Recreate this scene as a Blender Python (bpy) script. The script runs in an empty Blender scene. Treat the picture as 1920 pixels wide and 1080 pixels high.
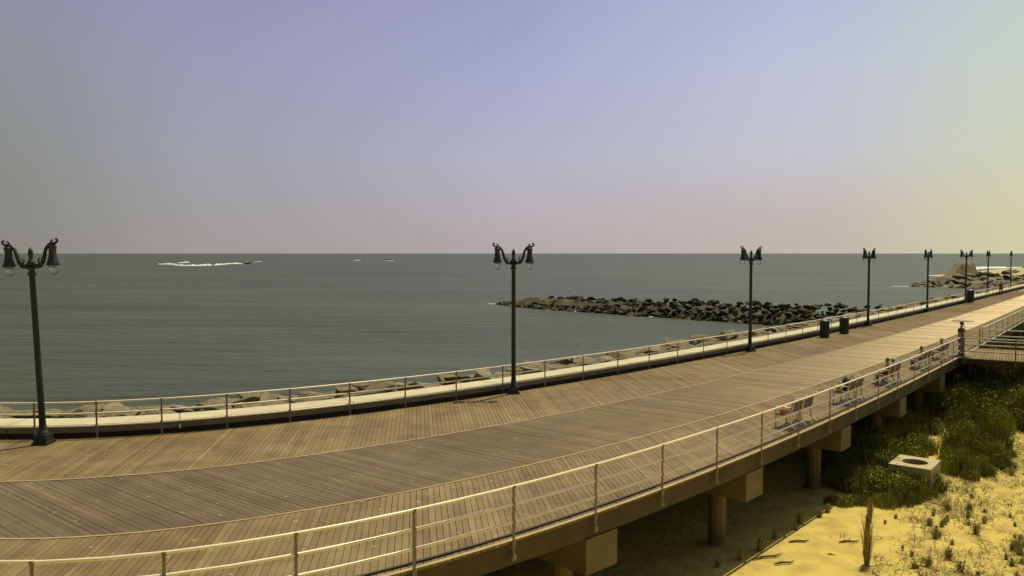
import bpy, bmesh, math, random
from mathutils import Vector, Matrix, noise
random.seed(7)
R = math.radians
C = bpy.context.scene.collection
sc = bpy.context.scene

# ------------------------------------------------------------------ camera
CAM_H = 5.5
cam_d = bpy.data.cameras.new('camera')
cam_d.lens = 28.125; cam_d.sensor_width = 36.0
cam_d.clip_start = 0.1; cam_d.clip_end = 60000
cam = bpy.data.objects.new('camera', cam_d); C.objects.link(cam)
cam.location = (0, 0, CAM_H)
cam.rotation_euler = (R(90) - math.atan(65/1500), 0, 0)
sc.camera = cam
sc.view_settings.view_transform = 'Standard'; sc.view_settings.look = 'None'
sc.view_settings.exposure = 0.0; sc.view_settings.gamma = 1.0
sc.cycles.max_bounces = 6; sc.cycles.diffuse_bounces = 1

# ------------------------------------------------------------------ world
SUN_EL, SUN_AZ = 66.0, 37.0          # azimuth clockwise from +Y
w = bpy.data.worlds.new('World'); sc.world = w; w.use_nodes = True
nt = w.node_tree; nt.nodes.clear()
def nn(t, **k):
    n = nt.nodes.new(t)
    for a, b in k.items(): setattr(n, a, b)
    return n
def lin(r, g, b):
    f = lambda c: ((c/255)/12.92 if c/255 <= .04045 else ((c/255+.055)/1.055)**2.4)
    return (f(r), f(g), f(b), 1)
tc = nn('ShaderNodeTexCoord'); sep = nn('ShaderNodeSeparateXYZ')
nt.links.new(tc.outputs['Generated'], sep.inputs[0])
def ramp(stops):
    r = nn('ShaderNodeValToRGB'); e = r.color_ramp.elements
    while len(e) < len(stops): e.new(0.5)
    for el, (p, c) in zip(e, stops): el.position = p; el.color = lin(*c)
    nt.links.new(sep.outputs['Z'], r.inputs[0]); return r
Z5 = (0.0, .05, .116, .212, .30, .6)
cols5 = [[(134, 131, 124), (134, 134, 128), (134, 137, 134), (136, 140, 148), (134, 138, 164), (114, 123, 152)],
         [(154, 149, 147), (154, 151, 152), (152, 153, 165), (148, 149, 174), (142, 143, 174), (118, 126, 165)],
         [(169, 160, 162), (174, 167, 173), (171, 171, 188), (161, 163, 196), (152, 154, 188), (122, 132, 172)],
         [(184, 172, 165), (186, 177, 174), (187, 187, 196), (182, 186, 206), (173, 177, 206), (135, 145, 185)],
         [(200, 196, 158), (200, 198, 164), (196, 200, 180), (190, 200, 190), (182, 196, 196), (150, 162, 192)]]
ramps5 = [ramp(list(zip(Z5, c))) for c in cols5]
def math_(op, a, b=None):
    m = nn('ShaderNodeMath', operation=op)
    for i, v in enumerate((a, b)):
        if v is None: continue
        if isinstance(v, (int, float)): m.inputs[i].default_value = v
        else: nt.links.new(v, m.inputs[i])
    return m.outputs[0]
az = math_('ARCTAN2', sep.outputs['X'], sep.outputs['Y'])
def smooth(a, lo, hi):
    m = nn('ShaderNodeMapRange', interpolation_type='SMOOTHSTEP')
    m.inputs[1].default_value = lo; m.inputs[2].default_value = hi
    nt.links.new(a, m.inputs[0]); return m.outputs[0]
def mix(f, a, b):
    m = nn('ShaderNodeMix', data_type='RGBA')
    nt.links.new(f, m.inputs[0]); nt.links.new(a, m.inputs[6]); nt.links.new(b, m.inputs[7]); return m.outputs[2]
def linr(a, lo, hi):
    m = nn('ShaderNodeMapRange'); m.inputs[1].default_value = lo; m.inputs[2].default_value = hi
    nt.links.new(a, m.inputs[0]); return m.outputs[0]
AZ5 = (-34, -19, 0, 19, 34)
c2 = ramps5[0].outputs[0]
for k in range(4): c2 = mix((smooth if k in (0, 3) else linr)(az, R(AZ5[k]), R(AZ5[k+1])), c2, ramps5[k+1].outputs[0])
sky = nn('ShaderNodeTexSky', sky_type='NISHITA', sun_disc=False)
sky.sun_elevation = R(SUN_EL); sky.sun_rotation = R(SUN_AZ); sky.dust_density = 3.0
bg_sky = nn('ShaderNodeBackground'); bg_sky.inputs[1].default_value = 0.06
nt.links.new(sky.outputs[0], bg_sky.inputs[0])
bg_haze = nn('ShaderNodeBackground'); bg_haze.inputs[1].default_value = 1.10
# dim the unseen sky behind the viewpoint to cut fill light under the deck
back = smooth(math_('ABSOLUTE', az), R(75), R(125))
dim = nn('ShaderNodeMix', data_type='RGBA', blend_type='MULTIPLY'); nt.links.new(back, dim.inputs[0])
nt.links.new(c2, dim.inputs[6]); dim.inputs[7].default_value = (.50, .44, .30, 1); c2 = dim.outputs[2]
nt.links.new(c2, bg_haze.inputs[0])
ms = nn('ShaderNodeMixShader'); out = nn('ShaderNodeOutputWorld')
nt.links.new(smooth(sep.outputs['Z'], 0.32, 0.6), ms.inputs[0])
nt.links.new(bg_haze.outputs[0], ms.inputs[1]); nt.links.new(bg_sky.outputs[0], ms.inputs[2])
nt.links.new(ms.outputs[0], out.inputs[0])

# ------------------------------------------------------------------ sun
sd = bpy.data.lights.new('sun', 'SUN'); sd.energy = 4.0; sd.angle = R(0.5); sd.color = (1.0, 0.91, 0.66)
so = bpy.data.objects.new('sun', sd); C.objects.link(so)
sv = Vector((math.sin(R(SUN_AZ))*math.cos(R(SUN_EL)), math.cos(R(SUN_AZ))*math.cos(R(SUN_EL)), math.sin(R(SUN_EL))))
so.rotation_euler = sv.to_track_quat('Z', 'Y').to_euler(); so.location = (0, 0, 60)

# ------------------------------------------------------------------ helpers
def tag(o, label=None, cat=None, group=None, kind=None):
    if label: o['label'] = label
    if cat: o['category'] = cat
    if group: o['group'] = group
    if kind: o['kind'] = kind
    return o
def thing(name, label, cat, loc=(0, 0, 0), rz=0, group=None, kind=None):
    o = bpy.data.objects.new(name, None); C.objects.link(o); o.empty_display_size = .2
    o.location = loc; o.rotation_euler = (0, 0, rz)
    return tag(o, label, cat, group, kind)
def link(name, me, parent=None, smooth=False):
    o = bpy.data.objects.new(name, me); C.objects.link(o)
    if parent: o.parent = parent
    if smooth:
        for p in me.polygons: p.use_smooth = True
    return o
def copy_tree(o, parent=None):
    c = o.copy(); C.objects.link(c); c.parent = parent
    for ch in [x for x in o.children]: copy_tree(ch, c)
    return c
class MB:
    def __init__(s): s.v = []; s.f = []; s.mi = []
    def add(s, vs, fs, m=0):
        b = len(s.v); s.v += [tuple(v) for v in vs]; s.f += [tuple(b+i for i in f) for f in fs]; s.mi += [m]*len(fs)
    def box(s, x0, x1, y0, y1, z0, z1, m=0, M=None):
        vs = [Vector((x, y, z)) for x in (x0, x1) for y in (y0, y1) for z in (z0, z1)]
        if M: vs = [M @ v for v in vs]
        s.add(vs, [(0, 1, 3, 2), (4, 6, 7, 5), (0, 4, 5, 1), (2, 3, 7, 6), (0, 2, 6, 4), (1, 5, 7, 3)], m)
    def tube(s, path, r, n=8, m=0, cap=True):
        P = [Vector(p) for p in path]; k = len(P)
        rs = r if isinstance(r, (list, tuple)) else [r]*k
        up = Vector((0, 0, 1)); vs = []
        t0 = (P[1]-P[0]).normalized()
        a = t0.cross(up) if abs(t0.dot(up)) < .9 else t0.cross(Vector((1, 0, 0)))
        a.normalize()
        for i in range(k):
            t = (P[min(i+1, k-1)]-P[max(i-1, 0)]).normalized()
            a = (a - t*a.dot(t)); a.normalize(); b = t.cross(a)
            for j in range(n):
                q = 2*math.pi*j/n
                vs.append(P[i]+(a*math.cos(q)+b*math.sin(q))*rs[i])
        fs = [(i*n+j, i*n+(j+1) % n, (i+1)*n+(j+1) % n, (i+1)*n+j) for i in range(k-1) for j in range(n)]
        if cap: fs += [tuple(reversed(range(n))), tuple(range((k-1)*n, k*n))]
        s.add(vs, fs, m)
    def lathe(s, prof, cx=0, cy=0, n=12, m=0, sq=None):
        vs = []
        for r, z in prof:
            for j in range(n):
                q = 2*math.pi*(j+.5)/n; vs.append((cx+r*math.cos(q), cy+r*math.sin(q), z))
        k = len(prof)
        fs = [(i*n+j, i*n+(j+1) % n, (i+1)*n+(j+1) % n, (i+1)*n+j) for i in range(k-1) for j in range(n)]
        fs += [tuple(reversed(range(n))), tuple(range((k-1)*n, k*n))]
        s.add(vs, fs, m)
    def mesh(s, name, mats):
        me = bpy.data.meshes.new(name); me.from_pydata(s.v, [], s.f)
        for mt in (mats if isinstance(mats, (list, tuple)) else [mats]): me.materials.append(mt)
        for p, i in zip(me.polygons, s.mi): p.material_index = i
        bm = bmesh.new(); bm.from_mesh(me); bmesh.ops.recalc_face_normals(bm, faces=bm.faces); bm.to_mesh(me); bm.free()
        return me
    def build(s, name, mats, parent=None, smooth=False):
        return link(name, s.mesh(name, mats), parent, smooth)

# ------------------------------------------------------------------ materials
def mat(name, col, rough=.7, metal=0, col2=None, scale=3.0, bump=0, bscale=20, spec=.5, stretch=(1, 1, 1), detail=4, lo=.35, hi=.65, attr=None):
    m = bpy.data.materials.new(name); m.use_nodes = True; t = m.node_tree; b = t.nodes['Principled BSDF']
    b.inputs['Base Color'].default_value = (*col, 1); b.inputs['Roughness'].default_value = rough
    b.inputs['Metallic'].default_value = metal; b.inputs['Specular IOR Level'].default_value = spec
    tcn = t.nodes.new('ShaderNodeTexCoord'); mp = t.nodes.new('ShaderNodeMapping'); mp.inputs['Scale'].default_value = stretch
    t.links.new(tcn.outputs['Object'], mp.inputs[0])
    last = None
    if col2:
        n = t.nodes.new('ShaderNodeTexNoise'); n.inputs['Scale'].default_value = scale; n.inputs['Detail'].default_value = detail
        t.links.new(mp.outputs[0], n.inputs[0])
        mr = t.nodes.new('ShaderNodeMapRange'); mr.inputs[1].default_value = lo; mr.inputs[2].default_value = hi
        t.links.new(n.outputs[0], mr.inputs[0])
        mx = t.nodes.new('ShaderNodeMix'); mx.data_type = 'RGBA'
        mx.inputs[6].default_value = (*col, 1); mx.inputs[7].default_value = (*col2, 1)
        t.links.new(mr.outputs[0], mx.inputs[0]); last = mx.outputs[2]
    if attr:
        at = t.nodes.new('ShaderNodeAttribute'); at.attribute_name = attr
        mu = t.nodes.new('ShaderNodeMix'); mu.data_type = 'RGBA'; mu.blend_type = 'MULTIPLY'; mu.inputs[0].default_value = 1
        if last: t.links.new(last, mu.inputs[6])
        else: mu.inputs[6].default_value = (*col, 1)
        t.links.new(at.outputs['Color'], mu.inputs[7]); last = mu.outputs[2]
    if last: t.links.new(last, b.inputs['Base Color'])
    if bump:
        n2 = t.nodes.new('ShaderNodeTexNoise'); n2.inputs['Scale'].default_value = bscale; n2.inputs['Detail'].default_value = 6
        t.links.new(mp.outputs[0], n2.inputs[0])
        bp = t.nodes.new('ShaderNodeBump'); bp.inputs['Strength'].default_value = bump; bp.inputs['Distance'].default_value = .05
        t.links.new(n2.outputs[0], bp.inputs['Height']); t.links.new(bp.outputs[0], b.inputs['Normal'])
    return m
def board_mat(name, tv, rough, spec, k=1.0):
    m = mat(name, (.265*k, .194*k, .080*k), rough, attr='tint', col2=(.205*k, .148*k, .058*k), scale=1.1, bump=.25, bscale=30, spec=spec)
    t = m.node_tree; b = t.nodes['Principled BSDF']; b.inputs['Anisotropic'].default_value = .85
    v = t.nodes.new('ShaderNodeCombineXYZ'); v.inputs[0].default_value, v.inputs[1].default_value = tv
    t.links.new(v.outputs[0], b.inputs['Tangent'])
    src = b.inputs['Base Color'].links[0].from_socket
    tcn = [n for n in t.nodes if n.type == 'TEX_COORD'][0]
    def layer(src, scale, lo, hi, col, blend, fac):
        n = t.nodes.new('ShaderNodeTexNoise'); n.inputs['Scale'].default_value = scale; n.inputs['Detail'].default_value = 5
        t.links.new(tcn.outputs['Object'], n.inputs[0])
        mr = t.nodes.new('ShaderNodeMapRange'); mr.inputs[1].default_value = lo; mr.inputs[2].default_value = hi; mr.inputs[4].default_value = fac
        t.links.new(n.outputs[0], mr.inputs[0])
        mx = t.nodes.new('ShaderNodeMix'); mx.data_type = 'RGBA'; mx.blend_type = blend
        t.links.new(mr.outputs[0], mx.inputs[0]); t.links.new(src, mx.inputs[6]); mx.inputs[7].default_value = (*col, 1); return mx.outputs[2]
    src = layer(src, .16, .42, .66, (.70, .66, .60), 'MULTIPLY', .8)
    src = layer(src, .9, .50, .75, (.72, .70, .66), 'MULTIPLY', .7)
    src = layer(src, 5.5, .66, .72, (.50, .43, .28), 'MIX', .7)
    t.links.new(src, b.inputs['Base Color']); b.inputs['Specular Tint'].default_value = (1, .80, .46, 1); return m
M_board = board_mat('weathered_board', (.993, .118), .6, .35); M_board_mid = board_mat('weathered_middle_board', (.629, .777), .46, 1.0, .74); M_board_mid.node_tree.nodes['Principled BSDF'].inputs['IOR'].default_value = 2.0
M_deckfar = mat('far_board', (.24, .175, .08), .55, col2=(.20, .143, .062), scale=.6, spec=.4)
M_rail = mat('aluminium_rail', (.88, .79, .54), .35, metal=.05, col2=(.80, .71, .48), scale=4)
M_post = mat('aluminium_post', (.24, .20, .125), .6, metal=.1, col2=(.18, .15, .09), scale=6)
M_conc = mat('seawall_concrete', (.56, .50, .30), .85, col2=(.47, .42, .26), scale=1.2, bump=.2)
M_concface = mat('shaded_face_concrete', (.27, .215, .14), .9, col2=(.21, .17, .11), scale=1.5, bump=.2)  # darker copy of the wall concrete, face shade put into its colour
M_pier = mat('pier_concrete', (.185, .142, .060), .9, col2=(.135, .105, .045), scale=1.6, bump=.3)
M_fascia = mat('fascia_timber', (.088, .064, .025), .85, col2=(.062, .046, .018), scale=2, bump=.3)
M_lamp = mat('dark_iron', (.014, .020, .020), .5, metal=.1, col2=(.024, .030, .027), scale=5)
M_glass = mat('frosted_lamp_glass', (.55, .55, .48), .25, spec=.5)
M_glass.node_tree.nodes['Principled BSDF'].inputs['Transmission Weight'].default_value = .85
M_bin = mat('bin_metal', (.035, .038, .036), .5, metal=.3, col2=(.05, .05, .045), scale=6)
M_rock = mat('shore_granite', (.21, .172, .082), .9, col2=(.11, .09, .042), scale=2.6, bump=.9, bscale=9, lo=.4, hi=.7)
M_rock2 = mat('pale_granite', (.30, .245, .125), .9, col2=(.17, .14, .065), scale=2.4, bump=.9, bscale=9)
M_wet = mat('weedy_wet_granite', (.026, .030, .013), .8, col2=(.125, .112, .036), scale=.45, bump=.6, bscale=5, lo=.42, hi=.68, spec=.3)
M_foam = mat('sea_foam', (.75, .76, .70), .9, col2=(.55, .57, .52), scale=.5)
M_white = mat('white_paint', (.75, .74, .68), .4)
M_frame = mat('cast_bench_frame', (.80, .76, .60), .4, metal=.1)
M_slat = mat('bench_slat_timber', (.13, .075, .045), .6, col2=(.09, .055, .035), scale=5, stretch=(.3, 4, 4))
M_sand = mat('beach_sand', (.58, .445, .112), .95, col2=(.38, .285, .075), scale=1.5, bump=1.0, bscale=5, spec=.1, detail=9, lo=.38, hi=.75)
M_stem = mat('plant_stem', (.10, .075, .03), .9)
M_skin = mat('skin', (.42, .24, .15), .6)
M_hair = mat('dark_hair', (.03, .02, .015), .6)

M_dark = mat('dark_trim_and_gap_shade', (.045, .033, .028), .8)  # also carries the painted gap shade of wall base and plank joints
def sky_curves():
    def mk(a, b, c, x0, s, xl):
        f = lambda X: a+b*X+c*math.sqrt((X-x0)**2+s*s)
        sl = (f(xl+.01)-f(xl-.01))/.02
        return lambda X: f(X) if X > xl else f(xl)+sl*(X-xl)
    return (mk(-16.5042, -.7128, 1.9662, -20, 14, -14.5), mk(-13.868, -.5161, 1.7998, -17, 14, -13),
            mk(-43.9847, -1.9478, 3.2532, -17, 10, -10.5), mk(-9.9082, -.655, 1.9516, -10, 8, -7.6))
cF, cA, cB, cN = sky_curves()
def nrm(c, X):                       # unit normal pointing seaward (+Y side)
    s = (c(X+.1)-c(X-.1))/.2; n = Vector((-s, 1, 0)); return n.normalized()
def tan(c, X):
    s = (c(X+.1)-c(X-.1))/.2; return Vector((1, s, 0)).normalized()
def off(c, X, d, z=0):               # point d metres seaward of the curve
    n = nrm(c, X); return Vector((X+n.x*d, c(X)+n.y*d, z))
WATER_Z, SAND_Z = -3.0, -2.8
XEND = 190

# ------------------------------------------------------------------ sea, seabed, sand
def sea_material():
    m = bpy.data.materials.new('sea_water'); m.use_nodes = True; t = m.node_tree; b = t.nodes['Principled BSDF']
    tcn = t.nodes.new('ShaderNodeTexCoord')
    def noi(scale, st, detail=5):
        mp = t.nodes.new('ShaderNodeMapping'); mp.inputs['Scale'].default_value = st; mp.inputs['Rotation'].default_value = (0, 0, R(-8))
        t.links.new(tcn.outputs['Object'], mp.inputs[0])
        n = t.nodes.new('ShaderNodeTexNoise'); n.inputs['Scale'].default_value = scale; n.inputs['Detail'].default_value = detail
        t.links.new(mp.outputs[0], n.inputs[0]); return n.outputs[0]
    big = noi(.02, (.5, 2.2, 1)); swell = noi(.16, (.35, 1.2, 1)); chop = noi(1.3, (.6, 1, 1), 6)
    mr = t.nodes.new('ShaderNodeMapRange'); mr.inputs[1].default_value = .35; mr.inputs[2].default_value = .65
    t.links.new(big, mr.inputs[0])
    mx = t.nodes.new('ShaderNodeMix'); mx.data_type = 'RGBA'
    mx.inputs[6].default_value = (.040, .048, .022, 1); mx.inputs[7].default_value = (.064, .072, .036, 1)
    t.links.new(mr.outputs[0], mx.inputs[0]); t.links.new(mx.outputs[2], b.inputs['Base Color'])
    b.inputs['Roughness'].default_value = .42; b.inputs['Specular IOR Level'].default_value = .18; b.inputs['Specular Tint'].default_value = (1, 1, .78, 1)
    b1 = t.nodes.new('ShaderNodeBump'); b1.inputs['Strength'].default_value = 1; b1.inputs['Distance'].default_value = 1.5
    b2 = t.nodes.new('ShaderNodeBump'); b2.inputs['Strength'].default_value = .9; b2.inputs['Distance'].default_value = .30
    t.links.new(swell, b1.inputs['Height']); t.links.new(chop, b2.inputs['Height'])
    t.links.new(b1.outputs[0], b2.inputs['Normal']); t.links.new(b2.outputs[0], b.inputs['Normal'])
    return m
M_sea = sea_material()
mb = MB()
mb.add([(-40000, 5, WATER_Z), (40000, 5, WATER_Z), (40000, 40000, WATER_Z), (-40000, 40000, WATER_Z)], [(0, 1, 2, 3)])
tag(mb.build('sea', M_sea), kind='structure')

# sand: a grid landward of the seawall
def sand_h(x, y):
    h = SAND_Z + .10*noise.noise(Vector((x*.25, y*.25, 0)))+.035*noise.noise(Vector((x*1.3, y*1.3, 3)))
    d = max(0, x-26)*.02
    return h + min(d, 1.0)
mb = MB(); NX, NV = 150, 90
xs = [-60+ (i/NX)**1.35*330 for i in range(NX+1)]
vs = []
for X in xs:
    for j in range(NV+1):
        d = (j/NV)**1.25*110
        p = off(cF, X, .4)
        q = Vector((p.x+.45*d, p.y-.9*d, 0)) if False else Vector((p.x, p.y-d, 0))
        vs.append((q.x, q.y, sand_h(q.x, q.y)))
fs = [(i*(NV+1)+j, (i+1)*(NV+1)+j, (i+1)*(NV+1)+j+1, i*(NV+1)+j+1) for i in range(NX) for j in range(NV)]
mb.add(vs, fs)
sand = mb.build('sand_ground', M_sand, smooth=True); tag(sand, kind='structure')

# ------------------------------------------------------------------ boardwalk
bw = thing('boardwalk', 'long raised timber boardwalk with a diagonal plank pattern above the sand', 'boardwalk', kind='structure')
def solve(c, P, d, t0, t1):
    f = lambda t: (P.y+d.y*t)-c(P.x+d.x*t)
    a, b = t0, t1
    if f(a) > 0 or f(b) < 0: return None
    for _ in range(34):
        m_ = (a+b)/2
        if f(m_) > 0: b = m_
        else: a = m_
    return (a+b)/2
def plank_band(name, lo, hi, d, width, over_lo=0.0, xmax=75, shade=1.0):
    d = Vector((d[0], d[1], 0)).normalized(); n = Vector((d.y, -d.x, 0))
    if n.x < 0: n = -n
    mb = MB(); cols = []
    s = -70.0; pitch = width; gap = .011
    while s < 160:
        z = random.uniform(-.0035, .0035); tilt = random.uniform(-.0025, .0025)
        tint = max(.62, min(1.35, random.gauss(1.0, .065)))
        if random.random() < .015: tint *= 1.25
        warm = random.uniform(-.03, .03)
        vs = []
        ok = True
        for e in (s+gap/2, s+pitch-gap/2):
            P = n*e
            ta = solve(lo, P, d, -300, 300); tb = solve(hi, P, d, -300, 300)
            if ta is None or tb is None: ok = False; break
            A_ = P+d*(ta-over_lo); B_ = P+d*tb
            if A_.x < -30 or B_.x < -30 or A_.x > xmax or B_.x > xmax: ok = False; break
            if B_.length < .1: ok = False; break
            vs.append((A_, B_))
        s += pitch
        if not ok: continue
        (a0, b0), (a1, b1) = vs
        # long boards break at a staggered butt joint
        cuts = [0.0, 1.0]
        if (b0-a0).length > 3.2: cuts = [0, random.choice((.38, .5, .62)), 1.0]
        for k in range(len(cuts)-1):
            u0, u1 = cuts[k]+(.0008 if k else 0), cuts[k+1]-(.0008 if k < len(cuts)-2 else 0)
            q = [a0.lerp(b0, u0), a1.lerp(b1, u0), a1.lerp(b1, u1), a0.lerp(b0, u1)]
            tt = tint*random.uniform(.93, 1.07)*shade
            top = [Vector((v.x, v.y, z+(tilt if i in (1, 2) else -tilt))) for i, v in enumerate(q)]
            bot = [Vector((v.x, v.y, -.045)) for v in q]
            f0 = len(mb.f)
            mb.add(top+bot, [(0, 1, 2, 3), (4, 5, 1, 0), (5, 6, 2, 1), (6, 7, 3, 2), (7, 4, 0, 3)])
            cols += [(tt*(1+warm), tt, tt*(1-warm), 1)]*5
    me = bpy.data.meshes.new(name); me.from_pydata(mb.v, [], mb.f); me.materials.append(M_board_mid if 'middle' in name else M_board)
    ca = me.color_attributes.new('tint', 'FLOAT_COLOR', 'CORNER'); i = 0
    for p, c in zip(me.polygons, cols):
        for l in p.loop_indices: ca.data[l].color = c
    bm = bmesh.new(); bm.from_mesh(me); bmesh.ops.recalc_face_normals(bm, faces=bm.faces); bm.to_mesh(me); bm.free()
    if sum(p.normal.z > .9 for p in me.polygons) < sum(p.normal.z < -.9 for p in me.polygons): me.flip_normals()
    return link(name, me, bw)
DO = (-.118, .993); DM = (-.777, .629)
gapf = lambda c, g_: (lambda X: c(X)+g_)
plank_band('seaward_deck_planks', gapf(cA, .012), cF, DO, .133)
plank_band('middle_deck_planks', gapf(cB, .012), cA, DM, .14)
plank_band('landward_deck_planks', cN, cB, DO, .133)
# pale nailing strips laid where the bands meet
def strip(name, c, d0, d1, z0, z1, m, x0=-30, x1=XEND, parent=bw, step=.6, closed=True):
    mb = MB(); X = x0; rows = []
    while X < x1:
        a, b = off(c, X, d0), off(c, X, d1)
        rows.append((a, b)); X += step*(1 if X < 60 else 4)
    vs = []
    for a, b in rows: vs += [(a.x, a.y, z0), (b.x, b.y, z0), (b.x, b.y, z1), (a.x, a.y, z1)]
    k = len(rows)
    fs = [(i*4+j, i*4+(j+1) % 4, i*4+4+(j+1) % 4, i*4+4+j) for i in range(k-1) for j in range(4)]
    fs += [(3, 2, 1, 0), (k*4-4, k*4-3, k*4-2, k*4-1)]
    mb.add(vs, fs); return mb.build(name, m, parent)
M_strip = mat('worn_seam_and_lit_edge', (.42, .33, .16), .7, col2=(.34, .26, .12), scale=2)  # pale tone also imitates sunlit board ends along the edge
strip('seam_board', cA, -.03, .03, .005, .012, M_strip, x1=75)
strip('seam_board', cB, -.03, .03, .005, .012, M_strip, x1=75)
# plain deck beyond the modelled planks
def band_sheet(name, lo, hi, z, m, x0, x1):
    mb = MB(); vs = []; X = x0; k = 0
    while X <= x1:
        a = Vector((X, lo(X), z)); b = off(hi, X-4, 0, z); b = Vector((X, hi(X), z)); vs += [a, b]; k += 1; X += 3
    mb.add(vs, [(2*i, 2*i+2, 2*i+3, 2*i+1) for i in range(k-1)]); return mb.build(name, m, bw)
band_sheet('distant_deck', cN, cF, -.046, M_deckfar, 64, XEND)
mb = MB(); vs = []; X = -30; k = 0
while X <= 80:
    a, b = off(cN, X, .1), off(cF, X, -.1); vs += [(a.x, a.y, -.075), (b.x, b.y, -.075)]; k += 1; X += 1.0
mb.add(vs, [(2*i, 2*i+2, 2*i+3, 2*i+1) for i in range(k-1)]); mb.build('gap_light_blocker', M_dark, bw)  # added dark sheet that stops sun through the plank gaps and darkens them
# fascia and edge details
strip('lit_board_end_strip', cN, -.012, .075, .006, .016, M_strip)  # pale strip added to imitate sunlit board ends
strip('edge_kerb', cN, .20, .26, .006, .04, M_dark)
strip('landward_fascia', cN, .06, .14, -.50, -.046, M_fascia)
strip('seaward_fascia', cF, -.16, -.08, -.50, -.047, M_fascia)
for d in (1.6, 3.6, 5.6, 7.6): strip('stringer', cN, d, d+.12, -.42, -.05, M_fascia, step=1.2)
# bents: cap beam and columns
Xc = -12.2; caps = []
k = 0
cap_x = []
for X0 in (6.6,): pass
X = 1.95
cap_x = [-13.5, -9.8, -4.0, 1.95, 6.75, 11.6, 16.35, 21.2]
while cap_x[-1] < 110: cap_x.append(cap_x[-1]+4.75)
for X in cap_x:
    t_, n_ = tan(cN, X), nrm(cN, X); o = off(cN, X, 0)
    M = Matrix(((t_.x, n_.x, 0, o.x), (t_.y, n_.y, 0, o.y), (0, 0, 1, 0), (0, 0, 0, 1)))
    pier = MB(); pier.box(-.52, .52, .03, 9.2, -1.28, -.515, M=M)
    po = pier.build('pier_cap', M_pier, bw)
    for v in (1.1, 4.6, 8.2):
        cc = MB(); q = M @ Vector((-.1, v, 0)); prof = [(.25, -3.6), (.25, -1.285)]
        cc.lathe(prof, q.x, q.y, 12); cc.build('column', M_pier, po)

# ------------------------------------------------------------------ seawall
sw = thing('seawall', 'low concrete seawall with a pale flat top along the seaward side of the boardwalk', 'wall')
def wall_strip(name, d0, d1, z0, z1, m, seg=4.95, gap=.03):
    mb = MB(); X = -30.0
    while X < XEND:
        x1 = X+seg; st = 6; rows = []
        for i in range(st+1):
            xx = X+gap/2+(seg-gap)*i/st
            rows.append((off(cF, xx, d0), off(cF, xx, d1)))
        vs = []
        for a, b in rows: vs += [(a.x, a.y, z0), (b.x, b.y, z0), (b.x, b.y, z1), (a.x, a.y, z1)]
        fs = [(i*4+j, i*4+(j+1) % 4, i*4+4+(j+1) % 4, i*4+4+j) for i in range(st) for j in range(4)]
        fs += [(3, 2, 1, 0), (st*4, st*4+1, st*4+2, st*4+3)]
        mb.add(vs, fs); X = x1
    return mb.build(name, m, sw)
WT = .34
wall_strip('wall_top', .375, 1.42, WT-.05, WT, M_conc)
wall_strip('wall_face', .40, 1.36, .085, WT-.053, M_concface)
wall_strip('wall_base_gap_shade', .50, 1.34, -3.4, .083, M_dark)  # lower wall coloured dark in place of the shaded gap

# ------------------------------------------------------------------ railings
def railing(c, name, label, x0, x1, dx, d, heights, parent_group=None, rr=.028, xlist=None, gapx=()):
    r_ = thing(name, label, 'railing', tuple(off(c, x0, d)))
    base = Vector(r_.location)
    for h in heights:
        path = []; X = x0
        while X < x1: path.append(off(c, X, d, h)-base); X += .8 if X < 50 else 3
        path.append(off(c, x1, d, h)-base)
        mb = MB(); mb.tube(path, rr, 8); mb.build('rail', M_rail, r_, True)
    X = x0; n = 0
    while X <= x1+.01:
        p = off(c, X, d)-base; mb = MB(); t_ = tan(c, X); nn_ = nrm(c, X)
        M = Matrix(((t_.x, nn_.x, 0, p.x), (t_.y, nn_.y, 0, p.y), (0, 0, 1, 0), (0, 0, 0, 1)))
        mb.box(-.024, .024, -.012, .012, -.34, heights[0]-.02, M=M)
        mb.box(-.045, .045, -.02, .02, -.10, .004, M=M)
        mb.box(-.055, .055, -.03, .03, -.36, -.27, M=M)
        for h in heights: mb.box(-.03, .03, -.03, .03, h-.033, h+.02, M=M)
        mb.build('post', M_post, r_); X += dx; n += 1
    return r_
DXP = 1.725
railing(cN, 'railing', 'three bar metal railing along the landward edge nearest the camera, behind the benches', -6.9-DXP*5, -6.9-DXP*5+DXP*22.6, DXP, -.05, (1.07, .73, .385))
railing(cF, 'railing', 'three bar metal railing between the deck and the long seawall', -12.4-DXP*8, -12.4-DXP*8+DXP*98, DXP, .06, (1.07, .73, .36))

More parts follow.
